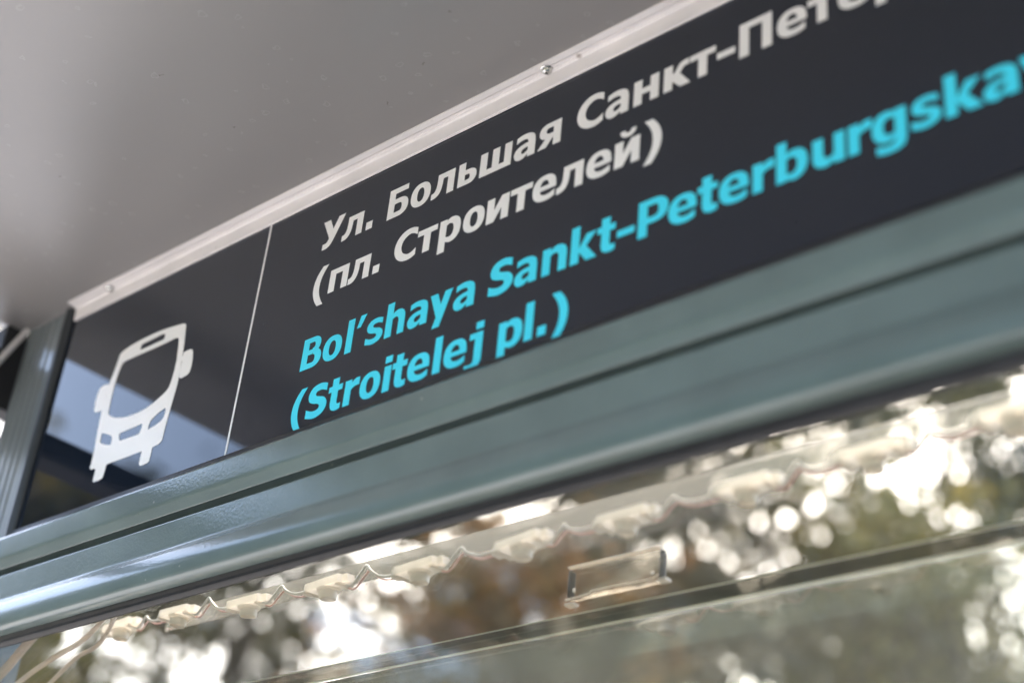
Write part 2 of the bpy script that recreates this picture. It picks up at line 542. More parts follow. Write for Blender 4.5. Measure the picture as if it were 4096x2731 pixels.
# ================================================================== SIGN
sg = thing('stop_name_sign', (-.2, 0, HC + .48), 'dark glossy stop name sign with white and cyan lettering above the grey beam', 'sign')
part('sign_panel', sg, *box(-1.1955, 1.60, .0, .0060, HC + .4795, HC + .7185), MT['black_glass'])
part('divider_line', sg, *box(-.8953, -.8933, -.00035, -.00005, HC + .4845, HC + .7034), MT['white'])

s = 7.1                                                   # stem width, mm
def R(x0, x1, y0, y1): return [[(x0, y0), (x1, y0), (x1, y1), (x0, y1)]]
def strip(outer, inner, k=5, smooth=True):
    a = spline(outer, k) if smooth else outer
    b = spline(inner, k) if smooth else inner
    return [[a[i], a[i + 1], b[i + 1], b[i]] for i in range(min(len(a), len(b)) - 1)]
def arc(cx, cy, rx, ry, ix, iy, a0, a1, n=28, e=2.25):
    P = []
    for i in range(n + 1):
        t = math.radians(a0 + (a1 - a0) * i / n)
        c, q = math.cos(t), math.sin(t)
        u = math.copysign(abs(c) ** (2 / e), c); v = math.copysign(abs(q) ** (2 / e), q)
        P.append(((cx + rx * u, cy + ry * v), (cx + ix * u, cy + iy * v)))
    return [[P[i][0], P[i + 1][0], P[i + 1][1], P[i][1]] for i in range(n)]
def mirx(polys, w_): return [[(w_ - x, y) for x, y in p] for p in polys]
def rot(polys, w_, h): return [[(w_ - x, h - y) for x, y in p] for p in polys]
def sx(polys, k, ky=1): return [[(x * k, y * ky) for x, y in p] for p in polys]
def mv(polys, dx, dy=0): return [[(x + dx, y + dy) for x, y in p] for p in polys]
BOWL = strip([(6.0, 19.4), (9.5, 21.3), (12.5, 21.9), (17, 20.8), (20.5, 17), (21.6, 11.0), (20.6, 5), (17.2, 1), (12.6, -.5), (9.6, 0), (6.0, 1.6)],
             [(6.0, 15.0), (8.6, 16.3), (10.4, 16.7), (12.8, 15.7), (14.1, 13.6), (14.5, 10.9), (14.0, 7.6), (12.7, 5.4), (10.4, 4.6), (8.4, 4.9), (6.0, 5.9)])
ARCH = strip([(6.0, 17.8), (9.2, 20.7), (13.2, 21.9), (18, 20.6), (20.6, 17.6), (21.4, 13.5), (21.4, 10)],
             [(6.0, 13.2), (8.4, 15.3), (10.8, 16.0), (13.0, 15.3), (14.1, 13.4), (14.3, 11.5), (14.3, 10)]) + R(14.3, 21.4, 0, 10.2)
HOOK_T = strip([(3.4, 12), (3.4, 6), (5.0, 1.6), (8.8, -.3), (12.2, -.3), (15, .5)], [(10.5, 12), (10.5, 7.6), (11.0, 5.6), (12.2, 4.9), (13.5, 4.9), (15, 5.3)])
AA = (R(13.1, 20.1, 0, 13.6)
      + strip([(1.8, 20.4), (6, 21.6), (10, 21.9), (15.2, 21), (18.9, 18.2), (20.1, 13.2)], [(1.8, 15.4), (5.5, 16.6), (9, 17.0), (11.7, 16.4), (12.9, 14.9), (13.1, 13.0)])
      + strip([(13.6, 13.4), (9, 12.9), (4.8, 11.8), (1.4, 9.4), (0, 6.0), (1, 2), (4.2, -.4), (8.2, -.3), (11, 1), (13.6, 3.2)],
              [(13.6, 9.2), (11, 9.2), (8.7, 8.7), (7.3, 7.6), (6.9, 6.3), (7.3, 4.9), (8.6, 4.3), (10.2, 4.5), (12, 5.5), (13.6, 7.0)]))
EE = (strip([(20.6, 1.4), (16.5, -.1), (11.9, -.5), (6, .5), (1.6, 4.2), (0, 10.6), (1.4, 16.8), (5.4, 20.7), (11, 21.9), (16.6, 20.9), (20.4, 17.4), (21.6, 11.8), (21.6, 9.0)],
            [(20.6, 6.6), (17, 5.0), (13.2, 4.3), (9.6, 5.0), (7.5, 7), (6.9, 10.2), (7.2, 13.8), (8.6, 16.5), (11, 17.6), (13.2, 16.7), (14.5, 14.7), (14.8, 12.2), (14.8, 9.0)]) + R(6, 21.6, 8.7, 12.6))
CC = strip([(23.6, 26.4), (19.5, 28.1), (15, 28.7), (9, 27.6), (3.8, 24), (.8, 19), (0, 14.1), (.8, 9.2), (3.8, 4.2), (9, .6), (15, -.5), (19.5, .1), (23.6, 1.8)],
           [(23.6, 20.0), (20, 22.3), (16.2, 23.2), (12.7, 22.3), (9.5, 19.9), (8.0, 17), (7.5, 14.1), (8.0, 11.2), (9.5, 8.3), (12.7, 5.9), (16.2, 5.0), (20, 5.9), (23.6, 8.2)])
OO = arc(10.6, 10.7, 10.6, 11.2, 3.7, 6.5, 0, 360, 44)
EL = strip([(5.6, 21.4), (5.5, 16), (5.0, 10.5), (3.6, 6.8), (1.8, 5.5), (0, 5.3)], [(11.6, 21.4), (11.4, 15), (10.6, 8), (8.4, 3.0), (4.6, .3), (0, -.2)]) + R(5.6, 23.4, 16.3, 21.4) + R(16.3, 23.4, 0, 21.4)
II = R(0, s, 0, 21.4) + R(14.1, 21.2, 0, 21.4) + [[(2.5, 0), (7.3, 0), (15.2, 12.6), (18.6, 21.4), (13.8, 21.4), (6.0, 8.8)]]
SS = strip([(16.9, 20.4), (12.5, 21.7), (8.4, 21.8), (3.4, 20.3), (.6, 16.2), (1.6, 11.8), (5.4, 9.6), (9.4, 8.6), (11.6, 7.2), (11.0, 5.2), (8.0, 4.4), (4.2, 4.9), (0, 6.6)],
           [(16.9, 15.6), (13.2, 17.0), (10.2, 17.3), (7.8, 16.8), (7.1, 15.4), (7.9, 14.1), (10.6, 13.2), (15, 11.8), (18.0, 8.6), (18.0, 4.4), (14.4, .9), (7.6, -.5), (0, 1.1)])
PAR = strip([(8.0, 29.5), (3.4, 23.3), (.8, 17), (0, 10.9), (.8, 4.8), (3.4, -1.6), (7.8, -7.8)], [(14.8, 29.5), (10.6, 23.3), (8.0, 17), (7.3, 10.9), (8.0, 4.8), (10.6, -1.6), (14.6, -7.8)])
DASH = R(0, 14.2, 7.7, 13.0)
DOT = R(0, 7.3, 0, 7.5)
KK = R(0, s, 0, 21.4) + [[(6, 8.4), (9.0, 13.4), (12.6, 12.6), (21.9, 0), (13.4, 0)]] + strip([(6, 13.2), (8.6, 13.9), (10.3, 16.2), (12, 19.0), (14, 20.7), (17, 21.4), (20.3, 21.4)], [(6, 8.4), (10.5, 9.4), (13.4, 11.8), (15, 14.4), (16.3, 15.9), (17.6, 16.4), (20.3, 16.4)])
KLAT = R(0, s, 0, 29.7) + [[(5.5, 9.0), (13.2, 21.4), (21.7, 21.4), (10.6, 8.8)]] + [[(6.2, 9.6), (12.2, 13.2), (22.4, 0), (13.7, 0)]]
G = {
    'У': strip([(26.4, 28.2), (21, 17.4), (15.6, 6.8), (12.6, 2.4), (8.8, .2), (5.8, -.2), (2.9, 0)], [(18.4, 28.2), (14, 19), (9.8, 10.0), (8.4, 7.0), (7.0, 5.8), (5, 5.4), (2.9, 5.6)]) + [[(0, 28.2), (8.2, 28.2), (15.6, 13.4), (10.4, 8.2)]],
    'л': EL, '.': DOT, '-': DASH, 'о': OO, 'o': OO, 'а': AA, 'a': AA, 'е': EE, 'e': EE, 'С': CC, '(': PAR, ')': mirx(PAR, 14.8),
    'Б': R(0, s, 0, 28.2) + R(0, 20.8, 23.0, 28.2) + R(0, 13, 0, 4.9) + R(0, 13, 12.9, 17.6) + arc(12.6, 8.8, 9.9, 8.8, 2.7, 4.0, -90, 90, 24),
    'ь': R(0, s, 0, 21.4) + R(0, 11, 0, 4.5) + R(0, 11, 9.5, 13.9) + arc(10.6, 6.95, 8.5, 6.95, 1.6, 2.5, -90, 90, 20),
    'ш': R(0, s, 0, 21.4) + R(12.1, 12.1 + s, 0, 21.4) + R(24.1, 24.1 + s, 0, 21.4) + R(0, 31.2, 0, 5.1),
    'я': R(14.4, 21.5, 0, 21.4) + R(9.5, 21.5, 16.9, 21.4) + R(9.5, 21.5, 7.6, 11.8) + arc(9.8, 14.5, 8.6, 6.9, 1.9, 2.4, 90, 270, 20) + [[(0, 0), (8.1, 0), (15.4, 9.0), (13.0, 11.0), (8.0, 9.6)]],
    'н': R(0, s, 0, 21.4) + R(14.1, 21.2, 0, 21.4) + R(0, 21.2, 8.2, 13.2), 'к': KK,
    'т': R(0, 20.7, 16.3, 21.4) + R(6.8, 13.9, 0, 21.4),
    'П': R(0, 7.4, 0, 28.2) + R(17.4, 24.8, 0, 28.2) + R(0, 24.8, 22.9, 28.2), 'п': R(0, s, 0, 21.4) + R(14.7, 21.8, 0, 21.4) + R(0, 21.8, 16.2, 21.4),
    'р': R(0, s, -7.8, 21.4) + BOWL, 'p': R(0, s, -7.8, 21.4) + BOWL, 'b': R(0, s, 0, 29.7) + BOWL,
    'и': II, 'й': II + strip([(4.0, 29.7), (4.6, 26.6), (7, 24.4), (10.8, 23.6), (14.6, 24.4), (17.0, 26.6), (17.6, 29.7)], [(8.2, 29.7), (8.7, 28.3), (9.6, 27.4), (10.8, 27.2), (12.0, 27.4), (12.9, 28.3), (13.4, 29.7)]),
    'B': R(0, s, 0, 28.2) + R(0, 12, 23.4, 28.2) + R(0, 12, 12.5, 17.0) + R(0, 12.6, 0, 4.9) + arc(11.4, 20.75, 9.0, 7.45, 2.6, 2.75, -90, 90, 20) + arc(12.4, 8.4, 10.4, 8.4, 3.0, 3.7, -90, 90, 22),
    'P': R(0, 7.3, 0, 28.2) + R(0, 12.6, 23.3, 28.2) + R(0, 12.6, 9.2, 14.0) + arc(12.4, 18.7, 11.3, 9.5, 3.8, 4.7, -90, 90, 24),
    'l': R(0, 7.2, 0, 29.7), 'i': R(0, 7.2, 0, 21.4) + R(0, 7.2, 24.0, 29.7), "'": [[(0, 19.3), (4.3, 19.3), (9.6, 29.7), (3.2, 29.7)]],
    's': SS, 'S': sx(SS, 1.225, 1.31), 'h': R(0, s, 0, 29.7) + sx(ARCH, .935), 'n': R(0, s, 0, 21.4) + ARCH, 'u': rot(R(0, s, 0, 21.4) + ARCH, 21.4, 21.4),
    'y': [[(15.0, 21.4), (22.4, 21.4), (12.2, -7.8), (4.8, -7.8)], [(0, 21.4), (7.6, 21.4), (14.4, 3.6), (8.0, .8)]],
    'k': KLAT, 't': R(3.4, 10.5, 11, 27.6) + R(0, 15, 16.4, 21.4) + HOOK_T,
    'r': R(0, s, 0, 21.4) + strip([(6, 17.6), (9, 20.4), (12, 21.6), (15.4, 21.5)], [(6, 11.4), (9, 14.0), (12, 15.0), (15.4, 15.0)]),
    'g': mirx(BOWL, 21.6) + R(14.5, 21.6, -.6, 21.4) + strip([(21.6, 0), (21.2, -3), (19.4, -6), (15.5, -7.8), (10.5, -8.3), (6, -7.9), (2.6, -6.8)], [(14.5, 0), (14.2, -1.2), (13.2, -2.4), (11.4, -3.1), (9, -3.3), (5.8, -2.6), (2.6, -1.6)]),
    'j': R(7.9, 15.1, 1, 21.4) + R(2.8, 15.1, 16.6, 21.4) + R(7.9, 15.1, 24.0, 29.7) + strip([(15.1, 2), (14.8, -2), (12.6, -5.6), (8.5, -7.7), (4, -8.1), (0, -7.7)], [(7.9, 2), (7.8, -.2), (7.2, -2.0), (5.4, -2.9), (3, -3), (0, -2.6)]),
}


def fill(polys, holes=()):
    """union of 2-D polygons as triangles (overlaps merged, holes left open)"""
    vs, fs = [], []
    for p in list(polys) + list(holes):
        b = len(vs)
        a = sum(p[i - 1][0] * p[i][1] - p[i][0] * p[i - 1][1] for i in range(len(p)))
        q = p if a > 0 else p[::-1]
        vs += [Vector(c) for c in q]; fs.append(list(range(b, b + len(q))))
    npoly = len(polys)
    r = delaunay_2d_cdt(vs, [], fs, 0, 1e-6, True)
    out = [f for f, src in zip(r[2], r[5]) if src and not any(k >= npoly for k in src)]
    return [tuple(v) for v in r[0]], out


GC = {c: fill(p) for c, p in G.items()}
def lettering(runs, base, m):
    V, F = [], []
    for ch, x in runs:
        v, f = GC[ch]
        b = len(V)
        V += [((x + a) / 1000, -.0003, HC + (base + c) / 1000) for a, c in v]
        F += [tuple(i + b for i in t) for t in f]
    return part('lettering', sg, V, F, m)


L1 = [('У', -821.4), ('л', -795.4), ('.', -767.4), ('Б', -743.6), ('о', -718.4), ('л', -695.6), ('ь', -668.2), ('ш', -646.0), ('а', -612.0), ('я', -589.3), ('С', -553.3), ('а', -527.6), ('н', -503.2), ('к', -477.8), ('т', -456.6), ('-', -434.8), ('П', -417.4), ('е', -388.8), ('т', -366.4), ('е', -344.8), ('р', -319.2),
      ]
L2 = [('(', -820.1), ('п', -801.3), ('л', -778.4), ('.', -750.8), ('С', -728.5), ('т', -704.0), ('р', -680.8), ('о', -656.6), ('и', -633.2), ('т', -610.8), ('е', -589.7), ('л', -567.3), ('е', -541.2), ('й', -516.8), (')', -492.3)]
L3 = [('B', -818.8), ('o', -794.2), ('l', -768.6), ("'", -758.2), ('s', -746.6), ('h', -725.8), ('a', -702.4), ('y', -680.8), ('a', -656.4), ('S', -623.0), ('a', -599.0), ('n', -574.2), ('k', -549.4), ('t', -527.0), ('-', -510.4), ('P', -493.4), ('e', -469.4), ('t', -447.0), ('e', -431.0), ('r', -406.4), ('b', -389.6), ('u', -364.6), ('r', -340.8), ('g', -325.4), ('s', -300.8), ('k', -280.0), ('a', -257.6), ('y', -236.4), ('a', -212.0)]
L4 = [('(', -819.3), ('S', -802.2), ('t', -778.8), ('r', -760.8), ('o', -744.0), ('i', -719.6), ('t', -711.2), ('e', -695.0), ('l', -669.4), ('e', -659.4), ('j', -638.2), ('p', -608.6), ('l', -584.9), ('.', -573.2), (')', -562.4)]
lettering(L1, 649.4, MT['white']); lettering(L2, 602.3, MT['white'])
lettering(L3, 537.0, MT['cyan']); lettering(L4, 490.2, MT['cyan'])


# bus pictogram, front view of a bus (mm on the plane of the sign)
OUTER = [(-1092.3, 522.3), (-1091.7, 527.1), (-1092.4, 539.8), (-1095.2, 562.0), (-1096.2, 581.3), (-1095.5, 593.4), (-1095.9, 603.7), (-1093.3, 613.6), (-1090.8, 625.5), (-1088.9, 636.3), (-1084.7, 638.2), (-1075.7, 640.3), (-1064.5, 641.5), (-1053.2, 642.3), (-1041.9, 642.4), (-1029.6, 642.2), (-1017.2, 641.2), (-1003.8, 639.7), (-996.2, 638.6), (-992.8, 637.3), (-991.3, 635.2), (-989.8, 627.6), (-987.5, 615.2), (-986.1, 602.7), (-984.5, 586.5), (-984.0, 575.7), (-984.9, 564.9), (-986.0, 554.8), (-986.9, 544.1), (-987.4, 535.1), (-987.8, 525.6), (-988.4, 522.2), (-990.4, 520.4), (-993.5, 519.4), (-1000.2, 518.7), (-1000.2, 510.4), (-1000.6, 505.5), (-1002.6, 504.6), (-1010.4, 504.2), (-1013.3, 504.9), (-1014.8, 506.9), (-1015.1, 512.3), (-1014.7, 518.8), (-1040.1, 518.8), (-1066.2, 519.1), (-1066.0, 518.8), (-1066.4, 509.4), (-1067.4, 506.4), (-1071.9, 505.3), (-1079.1, 505.2), (-1081.7, 506.2), (-1082.0, 511.0), (-1082.0, 518.4), (-1085.5, 519.6), (-1089.3, 519.6)]
LM = [(-1094.5, 605.3), (-1094.0, 602.5), (-1095.8, 598.5), (-1095.7, 589.9), (-1096.4, 580.3), (-1101.1, 579.8), (-1106.0, 580.6), (-1109.1, 582.5), (-1110.0, 585.4), (-1111.3, 594.3), (-1110.7, 602.0), (-1109.3, 606.3), (-1105.8, 607.5), (-1101.0, 607.9), (-1096.8, 607.3)]
LARM = [(-1096.9, 598.1), (-1096.6, 602.6), (-1091.0, 602.3), (-1089.6, 596.0)]
RM = [(-985.7, 605.8), (-983.3, 606.5), (-976.2, 606.5), (-973.1, 605.3), (-971.4, 602.6), (-969.4, 594.4), (-968.8, 588.6), (-969.7, 582.1), (-972.2, 580.1), (-978.9, 579.1), (-981.7, 579.4), (-983.9, 581.3), (-984.4, 585.8), (-985.0, 595.4), (-985.0, 599.8)]
RARM = [(-989.3, 597.7), (-988.3, 602.7), (-982.9, 602.6), (-982.1, 597.3)]
WS = [(-1081.2, 623.2), (-1078.9, 624.9), (-1074.2, 625.4), (-1058.8, 625.4), (-1036.0, 625.2), (-1017.4, 625.3), (-1003.0, 626.0), (-999.4, 625.1), (-997.5, 622.9), (-995.9, 615.3), (-993.7, 601.2), (-993.6, 590.4), (-994.5, 580.7), (-996.2, 574.9), (-998.1, 572.6), (-1001.8, 570.3), (-1007.3, 567.9), (-1015.2, 564.7), (-1023.6, 562.5), (-1033.3, 561.3), (-1041.6, 561.2), (-1051.1, 561.7), (-1059.0, 562.8), (-1069.4, 565.4), (-1075.1, 567.7), (-1081.1, 571.0), (-1083.5, 573.2), (-1084.4, 577.0), (-1085.2, 587.0), (-1085.5, 598.1), (-1084.5, 611.0), (-1082.9, 618.4)]
SLOT = [(-1056.7, 631.4), (-1056.3, 635.8), (-1054.1, 636.4), (-1039.8, 636.5), (-1026.0, 637.1), (-1022.7, 636.7), (-1021.3, 635.3), (-1021.3, 631.4), (-1023.3, 630.8), (-1037.7, 630.4), (-1052.8, 630.2), (-1055.6, 630.4)]
GR = [(-1054.9, 539.4), (-1057.2, 545.7), (-1055.9, 546.7), (-1040.2, 547.1), (-1025.7, 547.7), (-1023.8, 547.0), (-1023.9, 543.7), (-1025.3, 538.8), (-1027.7, 537.8), (-1040.7, 538.3), (-1052.9, 538.5)]
LH = [(-1085.6, 545.8), (-1086.7, 553.7), (-1085.3, 554.4), (-1077.6, 551.4), (-1070.2, 548.1), (-1068.0, 546.2), (-1067.0, 542.0), (-1067.4, 538.6), (-1069.9, 538.6), (-1076.4, 540.8), (-1083.3, 543.7)]
RH = [(-1013.5, 538.7), (-1013.6, 543.0), (-1012.4, 547.0), (-1009.1, 549.5), (-1002.1, 552.5), (-994.7, 554.5), (-993.0, 553.5), (-992.7, 549.9), (-993.8, 545.3), (-996.6, 542.4), (-1004.2, 540.2)]
v, f = fill([OUTER, LM, LARM, RM, RARM], [WS, SLOT, GR, LH, RH])
part('bus_pictogram', sg, [(a / 1000, -.0003, HC + b / 1000) for a, b in v], f, MT['white'])

# ================================================================== LED STRIP behind the pane
YL = .070
ls = thing('led_strip', (-.6, YL, zz(.36, YL)), 'strip of cream LED modules with red and white wires behind the pane under the beam', 'light strip')
part('haze_band', ls, *box(-1.05, 1.4, YL + .012, YL + .014, zz(.352, YL), zz(.366, YL)), MT['haze_film'])  # strip added behind the pane to carry the painted haze band
def module_mesh():
    # plate with stepped end tabs and rounded corners, seen from below; a collar round the lens
    P = [(-.0255, -.0040), (-.0255, .0040), (-.0205, .0046), (-.0195, .0085), (.0195, .0085), (.0205, .0046), (.0255, .0040), (.0255, -.0040), (.0205, -.0046), (.0195, -.0085), (-.0195, -.0085), (-.0205, -.0046)]
    n = len(P)
    V = [(x, y, .0) for x, y in P] + [(x * .97, y * .95, .0062) for x, y in P] 
    F = [tuple(range(n))[::-1]] + [(i, (i + 1) % n, n + (i + 1) % n, n + i) for i in range(n)]
    V2, F2 = lathe([(.0092, .0002), (.0088, -.0018), (.0076, -.0022)], 20, cap=False)
    return join((V, F), (V2, F2), box(-.0195, -.0165, -.0088, .0088, -.0010, .0004), box(.0150, .0185, -.0070, .0070, -.0014, .0004))
mv_, mf_ = module_mesh()
mod_me = mesh('led_module', mv_, mf_, MT['led'])
lv, lf = lathe([(.0070, -.0020), (.0068, -.0062), (.0064, -.0078), (.0058, -.0078), (.0052, -.0060), (.0030, -.0050), (.0004, -.0047)], 24, cap=False)
lens_me = mesh('lens', lv, lf, MT['led'], smooth=True)
lens_me.set_sharp_from_angle(angle=math.radians(35))
PX = -1.0375 - 3 * .0835
lx = []
mods = [-.982, -.9095, -.8285, -.7425, -.6557, -.5687, -.4905, -.4084, -.3330, -.2559, -.178, -.10, -.02]
for i, k in enumerate(mods):
    x = k * (DC + YL) / DC
    z = -.0045 + rng.uniform(-.0012, .0012) + zz((.3595, .3590, .3530, .3485, .3462, .3445, .3452, .3450, .3462, .3462, .346, .346, .346)[i], YL)
    o = bpy.data.objects.new('led_module', mod_me); COL.objects.link(o); o.parent = ls
    o.location = Vector((x, YL + rng.uniform(-.0015, .0015), z)) - Vector(ls.location)
    o.rotation_euler = (rng.uniform(-.14, .10), rng.uniform(-.07, .05), rng.uniform(-.05, .05))
    q = bpy.data.objects.new('lens', lens_me); COL.objects.link(q); q.parent = o
    lx.append((x, z))
for i in range(len(lx) - 1):
    (xa, za), (xb, zb) = lx[i], lx[i + 1]
    a, b = xa + .0225, xb - .0225
    L = b - a
    rise = rng.uniform(.006, .0105)
    for name, m, dy, dz in (('white_wire', MT['wire_w'], -.003, 0), ('red_wire', MT['wire_r'], .0008, -.0012)):
        pts = [(a - .002, YL + dy, za - .001 + dz), (a + L * .10, YL + dy, za - .0022 + dz), (a + L * .25, YL + dy, za + rise * .45 + dz), (a + L * .36, YL + dy, za + rise + dz * 2),
               (a + L * .46, YL + dy, za + rise * .55 + dz), (a + L * .7, YL + dy, (za + zb) / 2 + .001 + dz), (b + .002, YL + dy, zb + .0015 + dz)]
        part(name, ls, *tube(spline(pts, 5), .00115 if m is MT['wire_w'] else .0008, 6), m, smooth=True)

# ---- cables that drop out of the beam at the left, and their connector
def cable(pts, r, flat, label, y):
    P = [(x, y, HC + z) for x, z in pts]
    c = part('cable', None, *tube(spline(P, 6), r, 10, flat=flat), MT['cable'], smooth=True, loc=P[-1])
    c['label'] = label; c['category'] = 'cable'; c['group'] = 'cables hanging under the beam'
cable([(-1.085, .4080), (-1.105, .3976), (-1.1416, .3909), (-1.1627, .3789), (-1.1797, .3661), (-1.200, .352)], .0036, 1.2, 'leftmost wide pale cable hanging under the beam beside the small metal connector', .022)
cable([(-1.046, .4100), (-1.0538, .3936), (-1.0684, .3813), (-1.089, .3712), (-1.1233, .3631), (-1.1544, .3541), (-1.19, .340)], .0022, 1.0, 'middle pale cable curving down left from the beam', .028)
cable([(-1.046, .4060), (-1.0529, .3913), (-1.0587, .3782), (-1.0713, .367), (-1.0974, .3614), (-1.1271, .3451), (-1.16, .326)], .0018, 1.0, 'thin pale cable bowing lowest below the beam, nearest the LED modules', .034)
cn = thing('cable_connector', (-1.171, .016, HC + .3915), 'small metal cable connector in a black housing under the left end of the beam', 'connector')
part('housing', cn, *bevel_box(-1.186, -1.152, .011, .022, HC + .3895, HC + .401, .0015), MT['rubber'])
part('plug', cn, *bevel_box(-1.1755, -1.1665, .0095, .0105, HC + .3902, HC + .3940, .0004), MT['steel'])
part('plug', cn, *bevel_box(-1.1800, -1.1780, .0095, .0105, HC + .3885, HC + .3930, .0003), MT['steel'])

# ================================================================== GLASS RAIL and CLIP behind the pane
YR = .150
gr = thing('glass_rail', (-.4, YR, zz(.2865, YR)), 'smoked glass rail with two pale green edges behind the pane', 'rail')
part('rail_glass', gr, *box(-1.4, 1.4, YR, YR + .0015, zz(.2822, YR), zz(.2908, YR)), MT['smoke'])
for k in (.2912, .2818):
    part('rail_edge', gr, *box(-1.4, 1.4, YR - .0004, YR + .0019, zz(k, YR) - .0004, zz(k, YR) + .0004), MT['edge'])
hz = thing('haze_sheet', (-.3, YR, .8), 'grey green glass sheet added as painted haze below the smoked rail', 'glass sheet')
part('sheet', hz, *box(-1.40, 1.4, YR + .0002, YR + .0016, .5, zz(.2805, YR)), MT['hazy'])  # sheet added to carry the painted haze below the rail

YC = .140
def cxz(k): return k * (DC + YC) / DC
cl = thing('mounting_clip', (cxz(-.496), YC, zz(.308, YC)), 'clear plastic clip with two cream feet behind the pane above the smoked rail', 'clip')
x0, x1 = cxz(-.5295), cxz(-.4625)
z0, z1 = zz(.2995, YC), zz(.3190, YC)
part('clip_body', cl, *bevel_box(x0, x1, YC - .004, YC + .004, z0, z1, .0035, 3), MT['clip'], smooth=True, sharp=40)
part('top_bar', cl, *bevel_box(x0 + .001, x1 - .001, YC - .005, YC - .001, z1 - .0006, z1 + .0008, .0004), MT['led'])
part('end_plate', cl, *bevel_box(x0 + .0004, x0 + .0028, YC - .0035, YC + .0035, z0 + .002, z1 - .0012, .0012), MT['clip_end'])
part('end_plate', cl, *bevel_box(x1 - .0020, x1 - .0004, YC - .0035, YC + .0035, z0 + .002, z1 - .0012, .0012), MT['clip_end'])
part('lower_bar', cl, *tube(spline([(x0 + .001, YC - .005, z0 - .0006), (x0 + .022, YC - .005, z0 + .0004), (x0 + .027, YC - .005, z0 + .0022), (x1 - .010, YC - .005, z0 + .0016), (x1 - .001, YC - .005, z0 + .0036)], 6), .0006, 6), MT['led'], smooth=True)
for x, dz in ((x0 + .0010, -.0030), (x1 - .0015, .0006)):
    part('foot', cl, *bevel_box(x, x + .0078, YC - .006, YC + .001, z0 + dz - .0022, z0 + dz, .0008), MT['led'])
for x in (x0 + .0085, x1 - .0055):
    v, f = lathe([(.0014, 0), (.0012, .0008), (.0004, .0012)], 12)
    part('pin', cl, [(x + a, YC - .0048 - c, z0 + .0055 + b) for a, b, c in v], f, MT['steel'], smooth=True)

# ================================================================== TREES
nprng = np.random.default_rng(11)
LEAF = dict(
    olive=leaf_mat('olive_leaves', [(.046, .054, .016), (.075, .074, .022), (.115, .095, .032), (.058, .058, .028)]),
    dark=leaf_mat('dark_green_leaves', [(.028, .036, .015), (.042, .050, .018), (.062, .060, .026)]),
    rust=leaf_mat('rust_leaves', [(.26, .11, .035), (.34, .16, .05), (.22, .14, .05), (.13, .10, .05)]),
    brown=leaf_mat('brown_leaves', [(.085, .066, .036), (.12, .09, .043), (.066, .056, .033), (.14, .12, .07)]),
    yellow=leaf_mat('yellow_leaves', [(.26, .20, .04), (.18, .155, .04), (.13, .13, .04), (.30, .22, .05)]),
)
def tree(name, label, cat, group, az_, dist, h, r, leaves, lm_, bark='bark', base=.3, size=.11, clump=.5, lean=0., trunk=.16, flat=1.0, hedge=False):
    a = math.radians(az_)
    bx, by = math.sin(a) * dist, math.cos(a) * dist - DC
    bz = -.012
    t = thing(name, (bx, by, bz), label, cat, group)
    tip = Vector((bx + lean * h, by, h))
    P = []
    for i in range(9):
        k = i / 8
        P.append((bx + lean * h * k + nprng.normal(0, .05) * (i > 0), by + nprng.normal(0, .05) * (i > 0), bz + h * .95 * k))
    V, F = tube(P, trunk, 9, trunk * .12)
    n = max(10, int(leaves / (90 if hedge else 260)))
    cs = []
    for i in range(n):
        while True:
            q = nprng.uniform(-1, 1, 3)
            if hedge or .12 < (q ** 2).sum() < 1: break
        zc = base * h + (h * (1 - base)) * (q[2] * .5 + .5)
        k = zc / h
        wdt = r if hedge else r * (1 - .45 * abs(q[2]))
        c = np.array((bx + lean * h * k + q[0] * wdt, by + q[1] * wdt * flat, zc))
        cs.append(c)
        kk = max(.12, k - .16)
        st = Vector((bx + lean * h * kk, by, h * .95 * kk))
        mid = (st + Vector(c)) / 2 + Vector((0, 0, .12 * r))
        lim = tube(spline([st, mid, Vector(c)], 4), trunk * .32 * (1 - .6 * k), 5, .012)
        V, F = join((V, F), lim)
    part('trunk', t, V, F, MT[bark], smooth=True)
    C = np.array(cs)
    idx = nprng.integers(0, n, leaves)
    p = C[idx] + nprng.normal(0, 1, (leaves, 3)) * clump * np.array((1, 1, .75)) * nprng.uniform(.5, 1.15, (n, 1))[idx]
    u = nprng.normal(0, 1, (leaves, 3)); u /= np.linalg.norm(u, axis=1)[:, None]
    v = np.cross(u, nprng.normal(0, 1, (leaves, 3))); v /= np.linalg.norm(v, axis=1)[:, None]
    sz = size * nprng.uniform(.6, 1.3, (leaves, 1))
    quad = np.stack([p - u * sz, p + v * sz * .55, p + u * sz, p - v * sz * .55], 1).reshape(-1, 3) - np.array((bx, by, bz))
    me = bpy.data.meshes.new('crown')
    me.vertices.add(leaves * 4); me.vertices.foreach_set('co', quad.astype(np.float32).ravel())
    me.loops.add(leaves * 4); me.loops.foreach_set('vertex_index', np.arange(leaves * 4, dtype=np.int32))
    me.polygons.add(leaves); me.polygons.foreach_set('loop_start', np.arange(0, leaves * 4, 4, dtype=np.int32))
    me.materials.append(LEAF[lm_])
    me.update(calc_edges=True)
    o = bpy.data.objects.new('crown', me); COL.objects.link(o); o.parent = t
    return t

